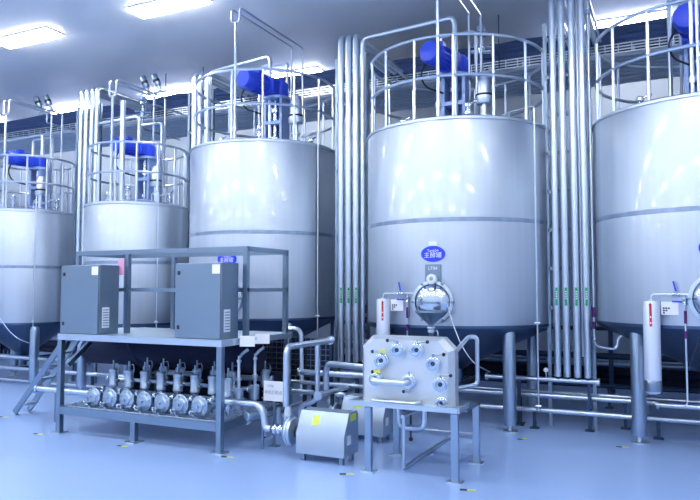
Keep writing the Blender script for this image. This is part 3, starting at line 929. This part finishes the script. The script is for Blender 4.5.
# right end: white tags, tall valves, paper sign
for px, py, Y, lab in ((247.5, 340, 5.60, 'white tag on the deck edge of the platform, nearer the corner leg'), (262.5, 337.5, 5.87, 'white tag on the deck edge of the platform, nearer the paper sign')):
    z = at(px, py, Y).z
    t = thing('white_tag', lab, 'tag', (SX1 + .085, Y, z - .01), 0, 'white tags on the deck edge')
    MB().box(-.075, .075, -.004, .004, -.055, .05).build('card', 'paper', t, bevel=.002)
    MB().box(-.03, .03, .004, .03, .02, .05).build('clip', 'frame', t)
    t.rotation_euler.z = math.radians(28)
def tall_valve(x, y, label):
    t = thing('upright_valve', label, 'valve', (x, y, .296), 0, 'upright valves at the open platform end')
    MB().lathe([(0, 0), (.05, 0), (.05, .012), (.018, .014), (.018, .08), (.046, .085), (.048, .10), (.048, .23), (.04, .24), (.018, .245), (.018, .31), (.032, .315), (.032, .345), (.02, .35), (.016, .36), (.016, .50), (.026, .505), (.026, .53), (.014, .535), (.014, .57), (0, .57)], 18).build('body', 'rail', t)
    MB().tube([(0, 0, .55), (.03, .03, .60), (.08, .05, .635)], .017, 8, .03).build('handle', 'rail', t)
    return t
tv = tall_valve(-4.10, 5.87, 'upright bright valve under the tag nearer the corner leg')
dup(tv, (-4.08, 6.14, .296), 'upright bright valve under the tag nearer the paper sign')
t = thing('paper_sign', 'white paper sign with grey lettering on a post beside the upright pump pipe', 'sign', (at(274, 390, 5.78).x, 5.78, 0))
a = at(263, 380, 5.78); b_ = at(285, 380, 5.78)
zt_, zb_ = at(272, 381, 5.78).z, at(272, 401, 5.78).z
MB().box(-.12, .12, -.003, .003, zb_, zt_).build('sheet', 'paper', t)
MB().box(-.012, .012, .004, .02, 0, zb_ + .1).box(-.05, .05, -.03, .05, 0, .01).build('post', 'frame', t)
lettering('CIP站', .03, 'ink', t, facing(-.04, -.004, zt_ - .05))
lettering('单机巨职点', .042, 'ink', t, facing(-.005, -.004, zt_ - .115))
# pneumatic cylinder and U drain
t = thing('air_cylinder', 'short steel air cylinder lying at the open platform end beneath the inlet pipe', 'valve', (-3.72, 5.55, .34))
MB().lathe([(0, 0), (.035, 0), (.042, .01), (.042, .15), (.03, .16), (.03, .24), (0, .24)], 18, (0, -.1, .0), (.35, .93, 0)).build('barrel', 'castst', t)
MB().cyl((.06, .10, 0), (.06, .10, -.34), .014, n=8).build('stand', 'frame', t)
single('drain_pipe', [(-3.66, 5.68, .38), (-3.66, 5.68, .12), (-3.66, 5.95, .12), (-3.66, 5.95, .36)], .024, 'pipe', 'U-shaped drain pipe near the floor at the open platform end', fil=.07)

# ladder
t = thing('ladder', 'slanted steel ladder leaning on the end of the platform', 'ladder', (-7.4, 5.9, 0))
A, B = Vector((0, -.1, 0)), Vector((.92, -.1, 1.05))
for s in (0, .2):
    MB().bar(A + Vector((0, s, 0.03)), B + Vector((0, s, 0)), .025, .07, up=(0, 0, 1)).build('side_rail', 'frame', t)
    MB().box(-.07, .05, -.1 + s - .03, -.1 + s + .03, 0, .012).build('foot', 'panel', t)
for k in range(6):
    c = A.lerp(B, .13 + .155 * k)
    MB().box(c.x - .05, c.x + .05, -.1, .1, c.z - .01, c.z + .015).build('tread', 'panel', t)

# ------------------------------------------------------------------ transfer pumps with hoods
def hood_pump(label, loc):
    t = thing('transfer_pump', label, 'pump', loc, 0, 'hooded transfer pumps on the floor')
    w = .49
    prof = [(0, .07), (0, .25), (.10, .445), (.27, .445), (.30, .41), (.30, .07)]
    MB().prism(prof, 'x', 0, w).build('hood', 'hood', t, flat=True)
    for x in (.05, w - .05):
        for y in (.05, .25):
            MB().box(x - .018, x + .018, y - .018, y + .018, 0, .07).build('leg', 'frame', t)
    n = Vector((0, -.15, .05)).normalized()
    y1 = .022
    MB().add([(.14, .043, .33), (.21, .043, .33), (.21, .084, .41), (.14, .084, .41), (.14, .037, .33), (.21, .037, .33), (.21, .078, .41), (.14, .078, .41)], [(0, 1, 2, 3), (4, 5, 6, 7), (0, 1, 5, 4), (1, 2, 6, 5), (2, 3, 7, 6), (3, 0, 4, 7)]).build('yellow_label', 'yellow', t)
    MB().box(w, w + .004, .06, .13, .17, .25).build('white_label', 'white', t)
    MB().box(w, w + .004, .13, .24, .37, .43).build('yellow_label', 'yellow', t)
    vy = .11
    MB().lathe([(0, 0), (.05, 0), (.07, .01), (.105, .025), (.128, .05), (.132, .06), (.14, .062), (.14, .08), (.132, .082), (.12, .105), (.07, .125), (0, .13)], 30, (-.185, vy, .235), (1, 0, 0)).build('volute', 'panel', t)
    MB().cyl((-.09, vy, .235), (.0, vy, .235), .055, n=20).build('coupling', 'black', t)
    MB().cyl((-.31, vy, .235), (-.2, vy, .235), .036, n=16).cyl((-.285, vy, .235), (-.27, vy, .235), .055, n=18).cyl((-.235, vy, .235), (-.22, vy, .235), .052, n=18).build('suction_stub', 'chrome', t)
    MB().lathe([(.0, .235), (.045, .235), (.045, .36), (.055, .365), (.055, .385), (.044, .39), (.03, .46), (0, .46)], 18, (-.15, vy, 0)).build('outlet_stub', 'panel', t)
    return t
h1 = hood_pump('hooded steel transfer pump with yellow label in front on the floor', (-3.135, 5.4, 0))
dup(h1, (-3.15, 6.33, 0), 'hooded steel transfer pump half hidden behind the front one')
# discharge pipe of the front pump: up, back, and a branch down
x0, y0 = -3.31, 5.51
t = thing('discharge_pipe', 'upright discharge pipe of the front pump bending back at the top', 'pipe', (x0, y0, .46))
MB().tube([(0, 0, 0), (0, 0, .555), (0, .90, .555)], .031, 14, .08).cyl((0, .90, .555), (0, .93, .555), .045).build('pipe_run', 'pipe', t)
MB().tube([(0, .62, .53), (0, .62, -.04), (-.2, .62, -.1), (-.2, .62, -.46)], .027, 12, .08).build('branch', 'pipe', t)
single('suction_pipe', [(-3.47, 5.51, .235), (-3.54, 5.51, .235), (-3.58, 5.51, .46), (-3.97, 5.48, .46)], .034, 'pipe', 'bright bent suction pipe from the platform to the front pump', fil=.11, n=14)
x0, y0 = at(326, 385, 6.36).x, 6.36
single('riser_pipe', [(x0, y0, .46), (x0, y0, .775), (-2.45, 6.1, .775)], .034, 'pipe', 'riser of the rear pump bending towards the valve panel', fil=.1, n=14)
single('link_pipe', [(-3.1, 6.9, 0), (-3.1, 6.9, .98), (-2.46, 5.68, 1.0)], .025, 'pipe', 'slanting link pipe reaching the valve panel from behind', n=10)
single('hose', [at(336, 384, 6.9), at(344, 386, 6.85), at(349, 398, 6.8), at(352, 412, 6.78)], .018, 'black', 'thin black hose drooping behind the front hooded pump', 'hose', fil=.08)

# ------------------------------------------------------------------ valve panel
vp = thing('valve_manifold', 'free-standing steel valve panel with eight ports and a drip tray', 'valve panel', (-2.05, 5.5, 0))
ox, oy = vp.location.x, vp.location.y
PX0, PX1, PZ0, PZ1 = -2.535, -1.675, .56, 1.150
ch_ = .10
poly = [(PX0, PZ0), (PX1, PZ0), (PX1, PZ1 - ch_), (PX1 - ch_, PZ1), (PX0 + ch_, PZ1), (PX0, PZ1 - ch_)]
cxm, czm = (PX0 + PX1) / 2, (PZ0 + PZ1) / 2
inner = [(cxm + (x - cxm) * .90, czm + (z - czm) * .90) for x, z in poly]
inner[0] = (inner[0][0], PZ0 + .01); inner[1] = (inner[1][0], PZ0 + .01)
fl = L(MB())
n = 6
yf, yb = 5.50, 5.56
vs = [(x, yb, z) for x, z in poly] + [(x, yf, z) for x, z in inner] + [(x, yb + .10, z) for x, z in poly]
fs = [(k, (k + 1) % n, n + (k + 1) % n, n + k) for k in range(n)] + [tuple(range(n, 2 * n))] + [(k, (k + 1) % n, 2 * n + (k + 1) % n, 2 * n + k) for k in range(n)] + [tuple(range(2 * n, 3 * n))]
fl.add(vs, fs).build('plate', 'plate', vp)
# tray
tr = L(MB())
tx0, tx1, ty0, ty1, tz = -2.555, -1.585, 5.33, 5.62, .572
tr.box(tx0, tx1, ty0, ty1, tz - .014, tz).box(tx0, tx1, ty0 - .012, ty0, tz - .014, tz + .028).box(tx0 - .012, tx0, ty0, ty1, tz - .014, tz + .028).box(tx1, tx1 + .012, ty0, ty1, tz - .014, tz + .028)
tr.build('drip_tray', 'panel', vp)
for x in (-2.39, -1.62):
    for y in (5.36, 6.02):
        lg = L(MB()).box(x - .03, x + .03, y - .025, y + .025, .012, tz - .02).build('leg', 'leg', vp, bevel=.004)
        L(MB()).box(x - .06, x + .06, y - .05, y + .05, 0, .012).build('foot_plate', 'panel', lg)
L(MB()).box(-2.42, -1.59, 5.62, 6.05, tz - .05, tz - .02).build('rear_shelf', 'frame', vp)
def port(px, py, hpx, hpy, yellow=False, r=.054):
    p = at(px, py, yf)
    o = Vector((p.x + .012 - ox, yf - oy, p.z))
    a = MB().lathe([(0, 0), (r * 1.05, 0), (r * 1.1, .012), (r * 1.1, .028), (r * .8, .034), (r * .8, .05), (r * 1.05, .056), (r * 1.05, .078), (r * .85, .082), (r * .62, .082), (r * .6, .05), (0, .05)], 26, o, (0, -1, 0)).build('port', 'chrome', vp)
    MB().lathe([(0, .052), (r * .36, .052), (r * .33, .056), (0, .056)], 18, o, (0, -1, 0)).build('bore', 'glass', a)
    if hpx is None:
        return o
    h = at(hpx, hpy, yf - .05)
    hh = Vector((h.x - ox, h.y - oy, h.z))
    up = o + Vector((0, -.04, r * 1.05))
    up2 = Vector((o.x, hh.y, hh.z))
    MB().tube([up, up2, hh], .008, 6, .01).cyl(up, up + Vector((0, 0, .03)), .01, n=8).build('lever', 'chrome', a)
    MB().ball(hh, .016, 12).build('knob', 'black', a)
    if yellow:
        m_ = up2 + Vector((.015, -.012, .008))
        MB().box(m_.x - .03, m_.x + .03, m_.y - .004, m_.y + .002, m_.z - .012, m_.z + .012).build('yellow_tag', 'yellow', a)
    return o
port(397.5, 349.6, 387.5, 340.4)
port(417, 349.6, 427.4, 342)
port(382, 360, 372.5, 351.5, True)
port(433.2, 363.2, 443.6, 354.6)
pa = port(377, 378.5, 372.5, 371.8, True)
port(440.5, 383.8, 450.6, 375.6)
pb = port(409, 381, 403.7, 391.5)
port(441.5, 402, None, None, r=.042)
MB().tube([pa + Vector((0, -.05, 0)), pa + Vector((-.01, -.13, -.005)), pb + Vector((.0, -.13, -.005)), pb + Vector((0, -.05, 0))], .03, 14, .05).build('jumper_pipe', 'pipe', vp)
# spare bend lying in the tray
a, b_ = at(373, 397, 5.40), at(415, 399, 5.40)
single('spare_bend', [(a.x, 5.46, tz + .022), (a.x - .01, 5.40, tz + .024), (b_.x, 5.40, tz + .024), (b_.x + .012, 5.47, tz + .022)], .021, 'pipe', 'loose U-shaped pipe bend lying in the drip tray', 'pipe', fil=.03, n=12)
# pipework behind the panel
single('loop_pipe', [(-1.72, 5.66, 1.0), (-1.68, 6.0, 1.13), (-1.61, 6.04, 1.13), (-1.61, 6.04, .70), (-1.72, 5.67, .70)], .02, 'pipe', 'loop of pipe sticking out behind the panel towards the tank leg', fil=.05, n=10)
single('drop_pipe', [at(286, 329, 6.75), at(301, 329, 6.75), at(302, 396, 6.75)], .03, 'pipe', 'slim pipe bending down behind the front pump discharge', fil=.1)
for k, (px, py, Y0, Y1, r, lab) in enumerate(((247, 420, 5.75, 7.3, .026, 'floor-level pipe running back from the open platform end, under the white sign'), (318, 396, 6.05, 7.0, .028, 'pipe running back to the rear between the two hooded pumps'))):
    p = at(px, py, Y0)
    t = thing('cross_pipe', lab, 'pipe', (p.x, Y0, 0), 0, 'pipes running back to the rear')
    MB().tube([(0, 0, p.z), (0, Y1 - Y0, p.z)], r, 12).cyl((0, -.01, p.z), (0, .012, p.z), r + .018, n=14).build('pipe_run', 'pipe', t)
    MB().box(-.015, .015, .3, .33, 0, p.z - r + .004).build('support', 'dkpipe', t)
t = thing('panel_drain_pipe', 'drain pipe bend hanging beneath the drip tray', 'pipe', (-2.3, 5.75, 0))
MB().tube([(.06, -.06, tz - .05), (.06, -.06, .33), (.30, -.06, .33), (.30, -.06, tz - .05)], .026, 12, .07).build('bend', 'pipe', t)
# floor support frame
t = thing('pipe_support_frame', 'low rectangular pipe frame on the floor under the valve panel', 'frame', (-2.13, 6.2, 0))
b = MB()
b.tube([(0, -.68, .46), (0, -.68, .016), (0, .76, .016), (0, .76, .46)], .016, 10, .02).cyl((0, -.70, .46), (0, .78, .46), .017, n=10)
b.build('frame_bars', 'pipe', t)
MB().tube([(.0, -.5, .45), (.0, -.5, .24)], .010, 8).ball((0, -.5, .23), .02).build('hanging_knob', 'black', t)
single('floor_rail', [(-3.0, 6.98, .05), (-1.9, 6.98, .05)], .014, 'pipe', 'thin bright rail on the floor behind the valve panel', 'rail')

# funnel over the panel
p = at(431, 311, 5.95)
t = thing('funnel', 'conical steel funnel standing behind the top edge of the valve panel', 'funnel', (p.x, 5.95, 0))
rr = .142
MB().lathe([(rr, p.z), (rr + .006, p.z + .005), (rr + .006, p.z - .012), (rr, p.z - .016), (.03, p.z - .125), (.022, p.z - .14), (.022, .60), (0, .60)], 36).lathe([(rr - .004, p.z), (.028, p.z - .12), (0, p.z - .121)], 36).build('bowl', 'cab', t)
MB().lathe([(.022, p.z - .165), (.04, p.z - .16), (.04, p.z - .145), (.022, p.z - .14)], 18).lathe([(.022, p.z - .2), (.034, p.z - .198), (.034, p.z - .17), (.022, p.z - .168)], 18).tube([(0, 0, p.z - .185), (.06, 0, p.z - .18), (.065, 0, p.z - .23)], .007, 6, .01).build('clamp', 'chrome', t)
MB().cyl((0, 0, tz - .02), (0, 0, .605), .05, n=16).build('base', 'frame', t)

# cables drooping from the manways
single('cable', [at(447, 303, 7.0), at(452, 322, 6.98), at(462, 347, 6.95), at(474, 364, 6.95), at(490, 372, 7.2)], .006, 'rail', 'pale cable drooping from the manway past the valve panel', 'cable', fil=.1)
single('cable', [at(0, 318, 7.1), at(8, 330, 7.1), at(18, 339, 7.12), at(29, 343, 7.3)], .007, 'rail', 'pale cable drooping from the manway of the far small tank', 'cable', fil=.1)
single('cable', [at(699, 338, 7.0), at(695, 352, 7.0), at(688, 366, 7.1)], .008, 'black', 'black cable drooping under the largest tank', 'cable', fil=.1)

# pressure gauge on the header
p = at(546, 371, 7.9)
t = thing('pressure_gauge', 'small round white pressure gauge on the short header pipe', 'gauge', (p.x, 7.9, .55))
MB().cyl((0, 0, .0), (0, 0, .08), .01, n=8).build('stem', 'chrome', t)
MB().lathe([(0, 0), (.025, 0), (.027, .02), (.023, .022), (0, .022)], 20, (0, .01, .095), (0, -1, 0)).build('dial', 'white', t)

# wire mesh fence behind the pumps and skid
fx0, fx1 = at(222, 360, 6.82).x, at(331, 360, 6.82).x
fm, fh = (fx0 + fx1) / 2, (fx1 - fx0) / 2
t = thing('wire_mesh_fence', 'wire mesh fence panel with added dark sheet behind the hooded pumps and platform end', 'fence', (fm, 6.82, 0))
b = MB()
for k in range(24):
    b.box(-fh + fh * 2 * k / 23 - .003, -fh + fh * 2 * k / 23 + .003, -.003, .003, .48, 1.0)
for k in range(9):
    b.box(-fh, fh, -.005, .003, .49 + k * .063, .497 + k * .063)
b.build('mesh', 'frame', t)
MB().box(-fh, fh, .02, .03, .5, 1.0).build('added_dark_sheet', 'navy', t)  # dark sheet added so the space behind the mesh reads black
for q in (-fh, fh):
    MB().box(q - .015, q + .015, -.015, .03, 0, 1.02).build('post', 'dkpipe', t)

# black and yellow floor markers
def marker(px, py, rz, label):
    r = ray(px, py)
    x, y = r[0] * EYE / -r[2], r[1] * EYE / -r[2]
    t = thing('floor_marker', label, 'floor marking', (x, y, 0), rz, 'black and yellow floor markers')
    MB().box(-.055, .0, -.022, .022, 0, .002).build('dark_half', 'black', t)
    MB().box(0.0, .07, -.018, .018, 0, .002).build('yellow_half', 'yellow', t)
    return t
for a in ((38, 434, 0.1, 'black and yellow floor marker on the floor by the front platform leg near the ladder'),
          (122, 446, .1, 'black and yellow floor marker in front of the short middle platform leg'),
          (227, 457, .2, 'black and yellow floor marker by the corner leg of the platform'),
          (346, 474, .5, 'black and yellow floor marker between the front pump and the panel leg'),
          (467, 490, .3, 'black and yellow floor marker nearest the camera beside the panel leg'),
          (522, 439, .9, 'black and yellow floor marker by the leg of the valve-panel tank'),
          (622, 447, .1, 'black and yellow floor marker by the leg of the largest tank'),
          (3, 417, .2, 'black and yellow floor marker by the foot of the ladder')):
    marker(*a)

# ------------------------------------------------------------------ light, camera, view
w = bpy.data.worlds.new('world')
SC.world = w
w.use_nodes = True
w.node_tree.nodes['Background'].inputs[0].default_value = (.6, .72, 1, 1)
w.node_tree.nodes['Background'].inputs[1].default_value = .3

cam = bpy.data.cameras.new('camera')
cam.sensor_width = 36
cam.lens = F / 700 * 36
cam.clip_end = 100
co = bpy.data.objects.new('camera', cam)
COL.objects.link(co)
co.location = (0, 0, EYE)
co.rotation_euler = (PI / 2 + PITCH, 0, YAW)
SC.camera = co

vs_ = SC.view_settings
vs_.view_transform = 'Standard'
vs_.look = 'None'
vs_.gamma = 1
vs_.use_curve_mapping = False
vs_.exposure = 0.14
